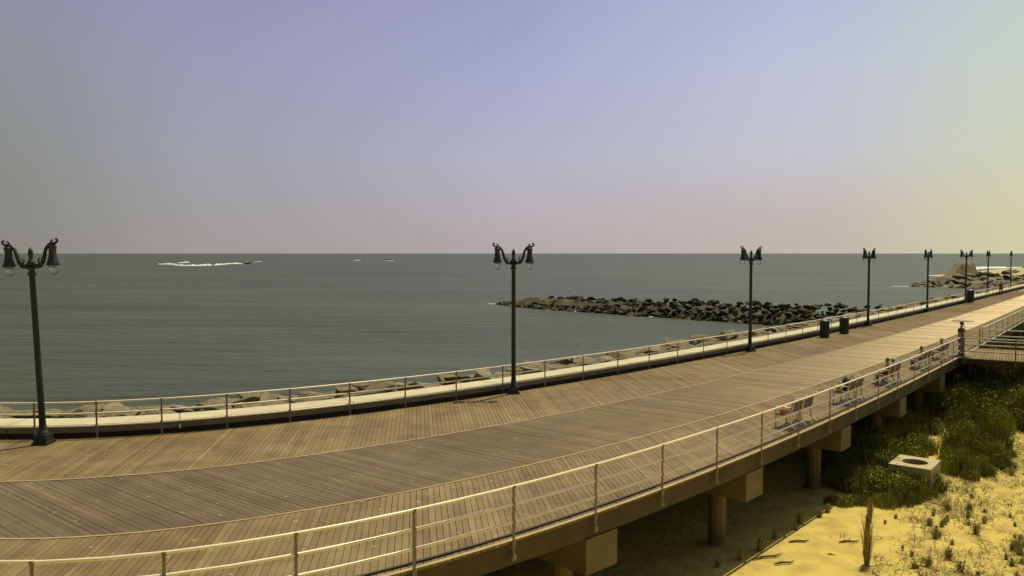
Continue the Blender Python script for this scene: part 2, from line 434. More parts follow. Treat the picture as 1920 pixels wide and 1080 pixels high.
# ------------------------------------------------------------------ lamps
def make_lamp():
    r_ = thing('street_lamp', None, 'street lamp')
    b = MB(); b.box(-.23, .23, -.23, .23, 0, .07); b.box(-.19, .19, -.19, .19, .072, .27)
    b.lathe([(.17, .272), (.15, .33), (.11, .40), (.10, .55)], n=16); b.build('base', M_lamp, r_)
    p = MB(); p.lathe([(.092, .552), (.086, 2.0), (.078, 4.86), (.115, 4.88), (.115, 4.94), (.082, 4.97), (.078, 5.02), (.10, 5.05), (.10, 5.1), (.07, 5.14)], n=16)
    p.build('pole', M_lamp, r_, True)
    f = MB(); f.lathe([(.07, 5.142), (.12, 5.2), (.085, 5.28), (.05, 5.32), (.06, 5.40), (.075, 5.5), (.05, 5.6), (.012, 5.68)], n=12)
    f.build('finial', M_lamp, r_, True)
    for s in (-1, 1):
        a = MB()
        pts = [(.04, 5.2), (.14, 5.12), (.26, 5.14), (.34, 5.25), (.39, 5.42), (.45, 5.62), (.54, 5.73), (.63, 5.76), (.71, 5.75), (.74, 5.79)]
        a.tube([(s*x, 0, z) for x, z in pts], [.07, .075, .07, .06, .052, .048, .046, .046, .04, .03], 10)
        hook = [(.73, 5.77), (.78, 5.80), (.79, 5.86), (.76, 5.89), (.725, 5.87)]
        a.tube([(s*x, 0, z) for x, z in hook], [.035, .035, .03, .03, .024], 8)
        hook = [(.60, 5.76), (.605, 5.83), (.64, 5.86), (.67, 5.84)]
        a.tube([(s*x, 0, z) for x, z in hook], [.03, .026, .022, .02], 8)
        a.tube([(s*.28, 0, 5.16), (s*.20, 0, 5.28), (s*.24, 0, 5.36), (s*.29, 0, 5.33)], [.03, .025, .02, .015], 6)
        ao = a.build('arm', M_lamp, r_, True)
        l = MB(); l.lathe([(.03, 5.76), (.05, 5.72), (.10, 5.70), (.125, 5.66), (.10, 5.60), (.10, 5.5), (.11, 5.38), (.145, 5.25), (.18, 5.17), (.18, 5.14), (.165, 5.13)], s*.63, 0, 14)
        lo_ = l.build('lantern', M_lamp, r_, True)
        g_ = MB(); g_.lathe([(.14, 5.127), (.135, 5.05), (.12, 4.95), (.07, 4.87), (.02, 4.85)], s*.63, 0, 14)
        g_.build('globe', M_glass, lo_, True)
    return r_
lamp0 = make_lamp()
lamps = [(-13.54, 22.92, 0, 'leftmost of the double lamps, leaning slightly beside the low seawall'),
         (.06, 31.25, 3, 'tall double lamp in the middle of the view with the jetty tip behind it'),
         (13.37, 44.75, 30, 'double lamp standing in front of the dark jetty rocks'),
         (27.04, 60.6, 36, 'double lamp just right of the pair of dark bins'),
         (39.1, 75.2, 42, 'fifth double lamp from the left, between the paired bins and the single bin'),
         (50.3, 88.6, 10, 'double lamp directly behind the single far bin'),
         (62.6, 105.2, 50, 'seventh double lamp from the left, beside the far person in maroon'),
         (76.2, 122.2, 62, 'third from last of the far double lamps by the right edge'),
         (89.5, 139.5, 62, 'second to last of the far double lamps by the right edge'),
         (103.0, 157.0, 62, 'last and smallest double lamp at the right edge')]
for i, (x, y, a, lab) in enumerate(lamps):
    o = lamp0 if i == 0 else copy_tree(lamp0)
    o.location = (x, y, 0.006); o.rotation_euler = (0, 0, R(a)); o['label'] = lab; o['group'] = 'lamps along the boardwalk'
lamp0.rotation_euler = (0, R(-2.5), 0)

# ------------------------------------------------------------------ bins
def make_bin():
    r_ = thing('litter_bin', None, 'litter bin')
    b = MB()
    for k in range(20):
        q = 2*math.pi*k/20; M = Matrix.Rotation(q, 4, 'Z')
        b.box(.285, .305, -.036, .036, .05, 1.0, M=M)
    b.lathe([(.29, .03), (.31, .05), (.31, .09), (.285, .10)], n=20); b.lathe([(.285, .98), (.315, .985), (.315, 1.03), (.29, 1.04)], n=20)
    b.lathe([(.27, .02), (.27, .97)], n=20); b.build('body', M_bin, r_)
    l = MB(); l.lathe([(.30, 1.045), (.335, 1.05), (.335, 1.09), (.22, 1.17), (.12, 1.18)], n=20); l.build('lid', M_bin, r_, False)
    return r_
bin0 = make_bin()
for i, (x, y, lab) in enumerate([(20.5, 52.3, 'left one of the two dark bins standing close together by the seawall'),
                                 (22.8, 54.75, 'right one of the two dark bins standing close together by the seawall'),
                                 (51.4, 89.6, 'lone dark bin by the seawall far down the boardwalk')]):
    o = bin0 if i == 0 else copy_tree(bin0)
    s = 1.0 if i < 2 else 1.25
    o.location = (x, y, .006); o['label'] = lab; o['group'] = 'bins on the boardwalk'; o.rotation_euler = (0, 0, R(20*i)); o.scale = (s, s, s)

# ------------------------------------------------------------------ side platform
cor = Vector((23.72, 41.85, 0)); pd = Vector((.845, -.535, 0)).normalized(); pn = Vector((.535, .845, 0)).normalized()
sp = thing('side_platform', 'short timber platform joining the boardwalk on its landward side past the benches', 'platform', tuple(cor))
def inplat(u, v, z): return pd*u+pn*v+Vector((0, 0, z))
mb = MB(); cols = []
u = -.35
while u < 26:
    tt = random.uniform(.85, 1.15)
    q = [inplat(u, -.02, 0), inplat(u+.125, -.02, 0), inplat(u+.125, 5.6, 0), inplat(u, 5.6, 0)]
    zt = .004+random.uniform(-.003, .003)
    mb.add([v+Vector((0, 0, zt)) for v in q]+[v+Vector((0, 0, -.05)) for v in q], [(0, 1, 2, 3), (4, 5, 1, 0), (5, 6, 2, 1), (6, 7, 3, 2), (7, 4, 0, 3)])
    cols += [(tt, tt, tt, 1)]*5; u += .14
me = mb.mesh('planks', M_board); ca = me.color_attributes.new('tint', 'FLOAT_COLOR', 'CORNER')
for p, c in zip(me.polygons, cols):
    for l in p.loop_indices: ca.data[l].color = c
link('planks', me, sp)
Mp = Matrix(((pd.x, pn.x, 0, 0), (pd.y, pn.y, 0, 0), (0, 0, 1, 0), (0, 0, 0, 1)))
mb = MB(); mb.box(.02, 26, .04, .12, -.30, -.055, M=Mp); mb.build('fascia', M_fascia, sp)
for uu in (7.5, 15, 22.5):
    mb = MB(); mb.box(uu-.4, uu+.4, .2, 5.4, -.95, -.31, M=Mp); cp_ = mb.build('pier_cap', M_pier, sp)
    for v in (1.0, 4.6):
        mb = MB(); q = Mp @ Vector((uu, v, 0)); mb.lathe([(.22, -3.6), (.22, -.955)], q.x, q.y, 12); mb.build('column', M_pier, cp_)
def straight_rail(name, label, P, d, L, n, post=2.3):
    r_ = thing(name, label, 'railing', tuple(P)); d = d.normalized()
    for h in (1.07, .73, .385):
        mb = MB(); mb.tube([Vector((0, 0, h)), d*(L/2)+Vector((0, 0, h)), d*L+Vector((0, 0, h))], .034, 8); mb.build('rail', M_rail, r_, True)
    q = 0.02
    while q < L:
        nn_ = Vector((-d.y, d.x, 0)); p = d*q; M = Matrix(((d.x, nn_.x, 0, p.x), (d.y, nn_.y, 0, p.y), (0, 0, 1, 0), (0, 0, 0, 1)))
        mb = MB(); mb.box(-.03, .03, -.012, .012, -.3, 1.05, M=M); mb.box(-.05, .05, -.03, .03, -.3, -.2, M=M)
        for h in (1.07, .73, .385): mb.box(-.04, .04, -.035, .035, h-.03, h+.03, M=M)
        mb.build('post', M_post, r_); q += post
    return r_
straight_rail('railing', 'three bar railing on the near side of the side platform, turning off at the corner', cor+pn*-.04, pd, 25, 0)
P2 = cor+pd*.5+pn*5.75
straight_rail('railing', 'railing on the far side of the side platform, in front of the greenery', P2, pd, 24, 0)
railing(cN, 'railing', 'railing of the landward edge continuing past the side platform towards the far right', 28.0, 28.0+DXP*24.5, DXP, -.05, (1.07, .73, .385))

# ------------------------------------------------------------------ people
def skinned(name, joints, edges, mats, parent=None, sub=2, extra=None):
    """joints: list of (x, y, z, r); first is the root; edges: index pairs"""
    me = bpy.data.meshes.new(name); me.from_pydata([j[:3] for j in joints], edges, [])
    o = bpy.data.objects.new(name, me); C.objects.link(o)
    md = o.modifiers.new('skin', 'SKIN'); md.use_smooth_shade = True
    for i, j in enumerate(joints):
        r = j[3] if isinstance(j[3], tuple) else (j[3], j[3])
        me.skin_vertices[0].data[i].radius = r
    me.skin_vertices[0].data[0].use_root = True
    s = o.modifiers.new('sub', 'SUBSURF'); s.levels = sub; s.render_levels = sub
    dg = bpy.context.evaluated_depsgraph_get(); dg.update()
    m2 = bpy.data.meshes.new_from_object(o.evaluated_get(dg)); m2.name = name
    bpy.data.objects.remove(o)
    m2.materials.clear()
    for mt in (mats if isinstance(mats, (list, tuple)) else [mats]): m2.materials.append(mt)
    if extra:
        bm = bmesh.new(); bm.from_mesh(m2); t = bpy.data.meshes.new('t'); t.from_pydata(extra.v, [], extra.f); bm.from_mesh(t); bm.to_mesh(m2); bm.free()
    return link(name, m2, parent, True)
def person(label, loc, rz, pose, shirt, trousers, hair=M_hair, hat=None, scale=1.0, group=None, look=0, long_hair=False):
    p = thing('person', label, 'person', loc, rz, group)
    # figure faces +Y
    hip = .50 if pose == 'sit' else .93
    ch = hip+.47; ny = -.06 if pose == 'sit' else 0
    J = [(0, 0, hip, .13), (0, ny*.6, hip+.2, .12), (0, ny, hip+.40, .14), (0, ny, ch+.05, .075), (0, ny+.01, ch+.13, .055),
         (0, ny+.03, ch+.21, .078), (0, ny+.03, ch+.30, .088), (0, ny+.02, ch+.37, .055)]
    E_ = [(0, 1), (1, 2), (2, 3), (3, 4), (4, 5), (5, 6), (6, 7)]
    hands = []
    for s in (-1, 1):
        b = len(J)
        if pose == 'sit': arm = [(s*.18, ny, ch-.01, .06), (s*.23, ny+.05, ch-.27, .046), (s*.14, ny+.27, hip+.13, .034), (s*.12, ny+.34, hip+.12, .034)]
        elif pose == 'hold' and s == 1: arm = [(s*.18, 0, ch-.01, .06), (s*.24, .08, ch-.25, .046), (s*.14, .26, ch-.10, .034), (s*.12, .31, ch-.05, .034)]
        else: arm = [(s*.19, 0, ch-.01, .06), (s*.25, -.03, ch-.28, .046), (s*.25, .06*s, ch-.52, .034), (s*.25, .08*s, ch-.60, .034)]
        J += arm; E_ += [(2, b), (b, b+1), (b+1, b+2), (b+2, b+3)]; hands.append((Vector(arm[2][:3]), Vector(arm[3][:3]), s))
        b = len(J)
        if pose == 'sit': leg = [(s*.10, .04, hip-.01, .09), (s*.13, .44, hip, .062), (s*.13, .46, .10, .042), (s*.13, .47, .05, .042), (s*.14, .60, .035, .035)]
        elif pose == 'walk': leg = [(s*.09, 0, hip-.08, .09), (s*.10, .16*s+.03, .50, .062), (s*.10, .22*s-.06, .12, .042), (s*.10, .22*s-.05, .05, .04), (s*.10, .22*s+.09, .035, .035)]
        else: leg = [(s*.09, 0, hip-.08, .09), (s*.11, .02, .50, .062), (s*.11, -.02, .12, .042), (s*.11, -.01, .05, .04), (s*.13, .13, .035, .035)]
        J += leg; E_ += [(0, b), (b, b+1), (b+1, b+2), (b+2, b+3), (b+3, b+4)]
    ex = MB()
    for w_, h_, s in hands:
        d = (h_-w_).normalized(); side = Vector((1, 0, 0)) if abs(d.x) < .8 else Vector((0, 1, 0)); side = (side-d*side.dot(d)).normalized()
        cu = d.cross(side)*s
        for k in range(4):
            o_ = h_+side*((k-1.5)*.019)+d*.02; L = (.065, .075, .07, .055)[k]
            ex.tube([o_, o_+d*L*.5+cu*.006, o_+d*L*.8+cu*.03], [.009, .0085, .007], 6)
        o_ = h_-side*.034*s-d*.02; ex.tube([o_, o_-side*.03*s+d*.03, o_-side*.03*s+d*.055], [.011, .010, .008], 6)
    hz = ch+.27
    ex.tube([(0, ny+.10, hz+.03), (0, ny+.128, hz-.015), (0, ny+.112, hz-.025)], [.009, .014, .010], 6)       # nose
    for s in (-1, 1): ex.tube([(s*.083, ny+.02, hz-.025), (s*.093, ny+.01, hz), (s*.086, ny+.01, hz+.03)], [.010, .014, .010], 6)  # ears
    ex.tube([(-.028, ny+.105, hz-.055), (0, ny+.112, hz-.055), (.028, ny+.105, hz-.055)], .007, 6)   # lips
    skinned('body', J, E_, M_skin, p, 2, ex)
    e = MB()
    for s in (-1, 1): e.lathe([(.004, hz+.004), (.011, hz+.009), (.011, hz+.018), (.004, hz+.023)], s*.034, ny+.104, 8)
    e.build('eyes', M_hair, p)
    # clothes
    S = [(0, 0, hip-.02, .15), (0, ny*.6, hip+.2, .14), (0, ny, hip+.40, .158), (0, ny, ch+.03, .085)]; SE = [(0, 1), (1, 2), (2, 3)]
    i0 = 2+4+2  # index of first arm joint
    for s, b in ((-1, 8), (1, 17)):
        a0, a1 = J[b], J[b+1]; k = len(S)
        mid_ = tuple(a0[i]*.25+a1[i]*.75 for i in range(3))
        S += [(*a0[:3], .078), (*mid_, .066)]; SE += [(2, k), (k, k+1)]
    skinned('shirt', S, SE, shirt, p)
    T = [(0, 0, hip+.0, .148)]; TE = []
    for b in (12, 21):
        k = len(T); a = J[b:b+3]
        T += [(*a[0][:3], .108), (*a[1][:3], .082), (*a[2][:3], .064)]; TE += [(0, k), (k, k+1), (k+1, k+2)]
    skinned('trousers', T, TE, trousers, p)
    hb = MB(); vs = []
    for i in range(7):
        th = math.pi*.62*i/6
        for j in range(12):
            q = 2*math.pi*j/12; rr_ = .103*math.sin(th); back = 1.12 if math.sin(q) < 0 else .93
            zz = hz+.045+.093*math.cos(th)
            if math.sin(q) > .3: zz = max(zz, hz+.055)
            if long_hair and math.sin(q) < .1 and i == 6: zz -= .17
            vs.append((rr_*math.cos(q), ny+.018+rr_*math.sin(q)*back, zz))
    hb.add(vs, [(i*12+j, i*12+(j+1) % 12, (i+1)*12+(j+1) % 12, (i+1)*12+j) for i in range(6) for j in range(12)]+[tuple(range(72, 84))])
    hb.build('hair', hair, p, True)
    if hat:
        h = MB(); h.lathe([(.19, hz+.085), (.19, hz+.095), (.115, hz+.10), (.108, hz+.17), (.07, hz+.20), (.01, hz+.205)], 0, ny+.015, 14); h.build('hat', hat, p, True)
    sh = MB()
    for s, b in ((-1, 12), (1, 21)):
        f = J[b+4]; g_ = J[b+3]
        sh.tube([(g_[0], g_[1]-.05, .045), (g_[0], g_[1]+.02, .05), (f[0], f[1], .04), (f[0], f[1]+.05, .035)], [.045, .052, .046, .03], 8)
    sh.build('shoes', hat or M_bin, p, True)
    p.scale = (scale,)*3
    return p
def cloth(n, c): return mat(n, c, .85, col2=tuple(x*.75 for x in c), scale=8)
K_dark, K_navy = cloth('dark_cloth', (.03, .028, .026)), cloth('navy_cloth', (.03, .04, .07))
K_red, K_teal, K_cream = cloth('red_cloth', (.35, .07, .05)), cloth('teal_cloth', (.12, .26, .30)), cloth('cream_cloth', (.6, .52, .38))
K_maroon, K_yellow, K_orange = cloth('maroon_cloth', (.16, .04, .05)), cloth('yellow_cloth', (.58, .52, .16)), cloth('orange_cloth', (.72, .30, .06))
K_brown, K_grey = cloth('brown_cloth', (.12, .07, .05)), cloth('grey_cloth', (.22, .20, .19))

# ------------------------------------------------------------------ benches
def make_bench():
    # faces +Y; rear feet at y = 0; length along X
    r_ = thing('bench', None, 'bench'); L = .92
    s = MB()
    for k in range(4): s.box(-L, L, .16+k*.115, .255+k*.115, .425, .455)
    s.build('seat', M_slat, r_)
    b = MB()
    for k in range(4):
        z = .53+k*.105; y = .135-(z-.45)*.24; M = Matrix.Translation((0, y, z)) @ Matrix.Rotation(R(14), 4, 'X')
        b.box(-L, L, -.014, .014, -.042, .042, M=M)
    b.build('backrest', M_slat, r_)
    for x in (-.86, 0, .86):
        f = MB()
        f.tube([(x, -.02, 0), (x, .05, .06), (x, .12, .20), (x, .13, .40), (x, .10, .56), (x, .03, .86), (x, -.01, .95), (x, -.06, .97)], [.048, .048, .044, .036, .03, .028, .026, .024], 8)
        f.tube([(x, .60, 0), (x, .61, .2), (x, .60, .40)], .03, 8)
        f.tube([(x, .13, .40), (x, .36, .395), (x, .60, .40)], .022, 8)
        if x:
            f.tube([(x, .60, .40), (x, .63, .55), (x, .60, .655), (x, .35, .665), (x, .08, .66)], [.03, .028, .026, .026, .024], 8)
        f.build('frame', M_frame, r_, True)
    return r_
bench0 = make_bench()
benches = [(9.62, 25.22, 'nearest bench, holding only an orange bag'),
           (13.05, 29.2, 'second bench from the camera, loaded with dark backpacks and a yellow bag'),
           (16.45, 33.3, 'bench where a person in red sits, third from the camera'),
           (20.15, 37.8, 'bench where a person in teal sits, fourth from the camera'),
           (22.75, 41.1, 'farthest bench, at the corner where the railing turns')]
def bench_frame(x):
    t_ = tan(cN, x); return math.atan2(t_.y, t_.x)
BX = []
for i, (x, y, lab) in enumerate(benches):
    o = bench0 if i == 0 else copy_tree(bench0)
    q = off(cN, x, .34); a = bench_frame(x)
    o.location = (q.x, q.y, .006); o.rotation_euler = (0, 0, a); o['label'] = lab; o['group'] = 'benches along the landward railing'
    BX.append((q, a))
def on_bench(i, u, v=.36):
    q, a = BX[i]; return (q.x+math.cos(a)*u-math.sin(a)*v, q.y+math.sin(a)*u+math.cos(a)*v, -.018), a
def sit(i, u, label, shirt, trousers, **k):
    l, a = on_bench(i, u, .30); return person(label, l, a, 'sit', shirt, trousers, **k)
sit(2, -.45, 'person in a red top slouching on the third bench', K_red, K_dark, hair=M_hair, scale=.84)
sit(2, .45, 'person in a grey top and pale sun hat on the third bench', K_grey, K_dark, hat=K_cream, scale=.76)
sit(3, -.3, 'person in a teal top on the fourth bench', K_teal, K_navy, scale=.8)
sit(4, .1, 'person in a cream top and pale cap on the farthest bench', K_cream, K_brown, hat=K_cream, scale=.8)
def bag(name, label, i, u, v, m, w_=.17, h=.26):
    l, a = on_bench(i, u, v)
    t_ = thing(name, label, 'bag', (l[0], l[1], .462), a)
    b = MB(); n = 14; vs = []
    prof = [(0, .86), (.03, 1), (.25, 1.02), (.55, .92), (.85, .72), (1, .4)]
    for z, s in prof:
        for j in range(n):
            q = 2*math.pi*j/n; vs.append((w_*s*math.copysign(abs(math.cos(q))**.6, math.cos(q)), .10*s*math.copysign(abs(math.sin(q))**.6, math.sin(q)), z*h))
    b.add(vs, [(r*n+j, r*n+(j+1) % n, (r+1)*n+(j+1) % n, (r+1)*n+j) for r in range(len(prof)-1) for j in range(n)]+[tuple(reversed(range(n))), tuple(range(5*n, 6*n))])
    b.build('pouch', m, t_, True)
    s = MB(); s.tube([(w_*.45*math.cos(math.pi*k/8), 0, h*.95+.09*math.sin(math.pi*k/8)) for k in range(9)], .008, 6); s.build('handle', M_dark, t_, True)
bag('tote_bag', 'orange bag on the seat of the nearest bench', 0, -.62, .42, K_orange, .22, .2)
bag('tote_bag', 'yellow bag at the left end of the second bench', 1, -.74, .44, K_yellow, .15, .24)
bag('backpack', 'black backpack resting against the back of the second bench', 1, -.30, .36, K_dark, .21, .46)
bag('backpack', 'dark brown backpack on the right half of the second bench', 1, .42, .36, K_brown, .23, .40)
bag('tote_bag', 'small yellow bag at the right end of the third bench', 2, .80, .42, K_yellow, .09, .18)

# umbrella walker past the corner
up = Vector((24.25, 43.05, 0))
person('person in dark clothes standing under a cream umbrella at the platform corner', (up.x, up.y, .006), R(-150), 'hold', K_brown, K_grey)
um = thing('umbrella', 'wide cream umbrella with a dark red underside, held over a standing person', 'umbrella', (up.x, up.y, 0), R(-150))
mb = MB(); n = 16; vs = []
for r_, z in ((0, 2.02), (.2, 2.01), (.38, 1.97), (.50, 1.915), (.56, 1.86)):
    for j in range(n):
        q = 2*math.pi*j/n; rr = r_*(1 if j % 2 == 0 else .965); vs.append((rr*math.cos(q)+.05, rr*math.sin(q)+.1, z))
mb.add(vs, [(i*n+j, i*n+(j+1) % n, (i+1)*n+(j+1) % n, (i+1)*n+j) for i in range(4) for j in range(n)])
can = mb.build('canopy', [K_cream, K_maroon], um, True)
sol = can.modifiers.new('thick', 'SOLIDIFY'); sol.thickness = .006; sol.material_offset = 1; sol.offset = -1
mb = MB(); mb.tube([(.12, .33, 1.30), (.11, .28, 1.42), (.05, .1, 2.0), (.048, .098, 2.08)], .011, 8); mb.build('shaft', M_lamp, um, True)
for j in range(8):
    q = 2*math.pi*j/8; mb = MB(); mb.tube([(.05, .1, 1.99), (.05+.3*math.cos(q), .1+.3*math.sin(q), 1.955), (.05+.54*math.cos(q), .1+.54*math.sin(q), 1.857)], .004, 5); mb.build('rib', M_lamp, um)
person('person in a maroon top walking beside the seawall far away', (65.2, 106.6, -.03), R(-45), 'walk', K_maroon, K_maroon, scale=1.0)
person('distant person in grey by the seawall near the last lamps', (86.5, 134.3, -.03), R(130), 'walk', K_grey, K_navy)

# ------------------------------------------------------------------ boulders
def boulder_mesh(seed, m, flat=.7):
    rnd = random.Random(seed); bm = bmesh.new()
    for _ in range(11):
        v = Vector((rnd.gauss(0, 1), rnd.gauss(0, 1), rnd.gauss(0, 1))).normalized()*rnd.uniform(.85, 1.1)
        bm.verts.new((v.x*1.15, v.y*.9, v.z*flat))
    r_ = bmesh.ops.convex_hull(bm, input=bm.verts)
    bmesh.ops.delete(bm, geom=[g for g in r_['geom_interior'] if isinstance(g, bmesh.types.BMVert)], context='VERTS')
    bmesh.ops.bevel(bm, geom=bm.edges[:], offset=.035, segments=1, affect='EDGES')
    me = bpy.data.meshes.new('boulder'); bm.to_mesh(me); bm.free(); me.materials.append(m); return me
shore_m = [boulder_mesh(i, M_rock2 if i % 4 == 0 else M_rock, .42) for i in range(8)]
wet_m = [boulder_mesh(50+i, M_wet, .75) for i in range(8)]
def put_boulder(me, p, s, label, group):
    o = bpy.data.objects.new('boulder', me); C.objects.link(o); o.location = p
    o.rotation_euler = (random.uniform(-.3, .3), random.uniform(-.3, .3), random.uniform(0, 6.28)); o.scale = (s*random.uniform(.9, 1.3), s*random.uniform(.8, 1.1), s*random.uniform(.7, 1.05))
    tag(o, label, 'boulder', group); return o
class Merge:
    def __init__(s): s.bm = bmesh.new()
    def add(s, me, p, sc_):
        t = me.copy(); M = Matrix.Translation(p) @ Matrix.Rotation(random.uniform(0, 6.28), 4, 'Z') @ Matrix.Rotation(random.uniform(-.4, .4), 4, 'X') @ Matrix.Diagonal((sc_*random.uniform(.9, 1.3), sc_, sc_*random.uniform(.7, 1), 1))
        t.transform(M); s.bm.from_mesh(t); bpy.data.meshes.remove(t)
    def build(s, name, mats):
        me = bpy.data.meshes.new(name); s.bm.to_mesh(me); s.bm.free()
        for m_ in mats: me.materials.append(m_)
        return link(name, me)
# revetment: rubble base + boulders
SL, SG = 'angular granite boulder of the rock slope just outside the seawall', 'boulders along the seawall'
strip('rubble_slope', cF, 1.5, 9.5, -6, -1.9, M_rock, parent=None)
rs = bpy.data.objects['rubble_slope']; tag(rs, kind='structure')
for v in rs.data.vertices:
    pass
# slope the rubble bed: outer top edge sinks below the water
for i, v in enumerate(rs.data.vertices):
    if i % 4 == 2: v.co.z = -3.9
    if i % 4 == 3: v.co.z = -.45
cnt = 0; fill = Merge(); X = -24.0
def slope_z(d): return .06-(max(0, d-3.6))*3.0/6.2
while X < 150:
    step = .36 if X < 45 else 1.1
    for d in ((2.1, 3.2, 4.4, 5.7, 7.0, 8.2) if X < 60 else (2.2, 4.5, 6.8)):
        if random.random() < .04: continue
        dd = d+random.uniform(-.5, .5); xx = X+random.uniform(-.5, .5)
        s = random.choice((.3, .42, .55, .7, .85))*(1.0 if X < 45 else 1.1)
        p = off(cF, xx, dd, slope_z(dd)+s*random.uniform(-.05, .3))
        if dd < 1.5+s: p = off(cF, xx, 1.5+s, slope_z(dd)+s*.18)
        big = s >= .7 and dd < 4.8 and -16 < X < 62
        if big and cnt < 180: put_boulder(random.choice(shore_m), p, s, SL, SG); cnt += 1
        else: fill.add(random.choice(shore_m), p, s)
    X += step*1.5
o = fill.build('rubble', [M_rock]); tag(o, 'loose mass of smaller granite rubble filling the slope below the seawall', 'rubble', kind='stuff')
# jetty
def jetty(x0, y0, x1, y1, w0, h0, n_big, label, group, me_list, spacing=1.0, smin=.6, smax=1.4):
    d = Vector((x1-x0, y1-y0, 0)); L = d.length; d.normalize(); n = Vector((-d.y, d.x, 0))
    fill = Merge(); c_ = 0; t = 0.0; spots = []
    while t < L:
        taper = min(1, .25+t/14)
        for k in range(-3, 4):
            v = k/3*w0*taper+random.uniform(-.4, .4)
            top = h0*(.72+.62*t/L)*taper*max(0, 1-abs(v)/(w0*taper+.8))*random.uniform(.8, 1.12)
            s = random.uniform(smin, smax)
            spots.append((s, Vector((x0, y0, 0))+d*(t+random.uniform(-.5, .5))+n*v+Vector((0, 0, WATER_Z+top-s*.25))))
        t += spacing
    spots.sort(key=lambda a: -a[0])
    for i, (s, p) in enumerate(spots):
        if i < n_big: put_boulder(random.choice(me_list), p, s*.8, label, group)
        else: fill.add(random.choice(me_list), p, s*.8)
    return fill
f = jetty(-1.5, 133.5, 43.6, 86.6, 3.7, 2.05, 150, 'dark weedy boulder of the jetty running out from the seawall behind the lamps', 'boulders of the nearer jetty', wet_m, .55, .38, .85)
tag(f.build('jetty_rubble', [M_wet]), 'dark smaller stones packed between the boulders of the nearer jetty', 'rubble', kind='stuff')

# far jetty and sandy headland
M_fars = mat('far_granite', (.14, .125, .07), .9, col2=(.22, .18, .10), scale=.25, bump=.5, bscale=3)
far_m = [boulder_mesh(80+i, M_fars, .7) for i in range(4)]
f = jetty(104, 206, 150, 180, 6, 4.2, 0, '', '', far_m, 2.0, 1.2, 2.4)
tag(f.build('far_jetty', [M_fars]), 'grey brown rock jetty in front of the sandy headland at the far right', 'jetty', kind='stuff')
def ridge(name, pts, width, height, m, kind='structure', seed=0, res=2.0, base=WATER_Z-.5):
    mb = MB(); P = [Vector((x, y, 0)) for x, y in pts]; rows = []
    for i in range(len(P)-1):
        n_ = max(2, int((P[i+1]-P[i]).length/res))
        for k in range(n_): rows.append(P[i].lerp(P[i+1], k/n_))
    rows.append(P[-1]); m_ = 14; vs = []; Lr = len(rows)
    for i, p in enumerate(rows):
        t = (rows[min(i+1, Lr-1)]-rows[max(i-1, 0)]).normalized(); n2 = Vector((-t.y, t.x, 0))
        e = min(1, min(i, Lr-1-i)/6+.02)
        for j in range(m_+1):
            u_ = j/m_*2-1; h = height*e*(1-u_*u_)**.6 if abs(u_) < 1 else 0
            q = p+n2*u_*width; h *= 1+.25*noise.noise(Vector((q.x*.05, q.y*.05, seed)))
            vs.append((q.x, q.y, base+h))
    mb.add(vs, [(i*(m_+1)+j, (i+1)*(m_+1)+j, (i+1)*(m_+1)+j+1, i*(m_+1)+j+1) for i in range(Lr-1) for j in range(m_)])
    o = mb.build(name, m, smooth=True); return tag(o, kind=kind)
M_farsand = mat('far_beach_sand', (.52, .44, .22), .95, col2=(.44, .36, .18), scale=.06, spec=.1)

ridge('beach', [(163, 280), (176, 288), (215, 300), (300, 345), (420, 430)], 30, 3.2, M_farsand, seed=4, res=4)
ridge('shore_strip', [(112, 160), (135, 196), (165, 240), (200, 290)], 9, 2.9, M_farsand, seed=9, res=4)
ridge('jetty_core', [(-1, 133), (15, 116.4), (30, 100.8), (43.5, 86.8)], 3.3, 2.0, M_wet, seed=2, res=1.0, base=WATER_Z-.6)
ridge('far_jetty_core', [(106, 205), (128, 192), (150, 180)], 6, 3.2, M_fars, seed=3, res=2.0)
# bare sand mound at the tip of the headland, an uneven wedge with a flat crest
mb = MB(); nx, ny = 26, 16; vs = []
M_mound = mat('packed_mound_earth', (.34, .27, .15), .95, col2=(.25, .20, .11), scale=.12, bump=.5, bscale=.8, spec=.1)
for i in range(nx+1):
    for j in range(ny+1):
        x, y = i/nx*24-12, j/ny*20-10
        h = 6.4*min(1, max(0, (x+12)/11))*min(1, max(0, (12-x)/2.2))*min(1, (10-abs(y))/6)
        h *= 1+.10*noise.noise(Vector((x*.3, y*.3, 1)))
        vs.append((159.5+x*.40, 285+y*.6, WATER_Z-.3+h*.82))
mb.add(vs, [(i*(ny+1)+j, (i+1)*(ny+1)+j, (i+1)*(ny+1)+j+1, i*(ny+1)+j+1) for i in range(nx) for j in range(ny)])
tag(mb.build('sand_mound', M_mound), kind='structure')

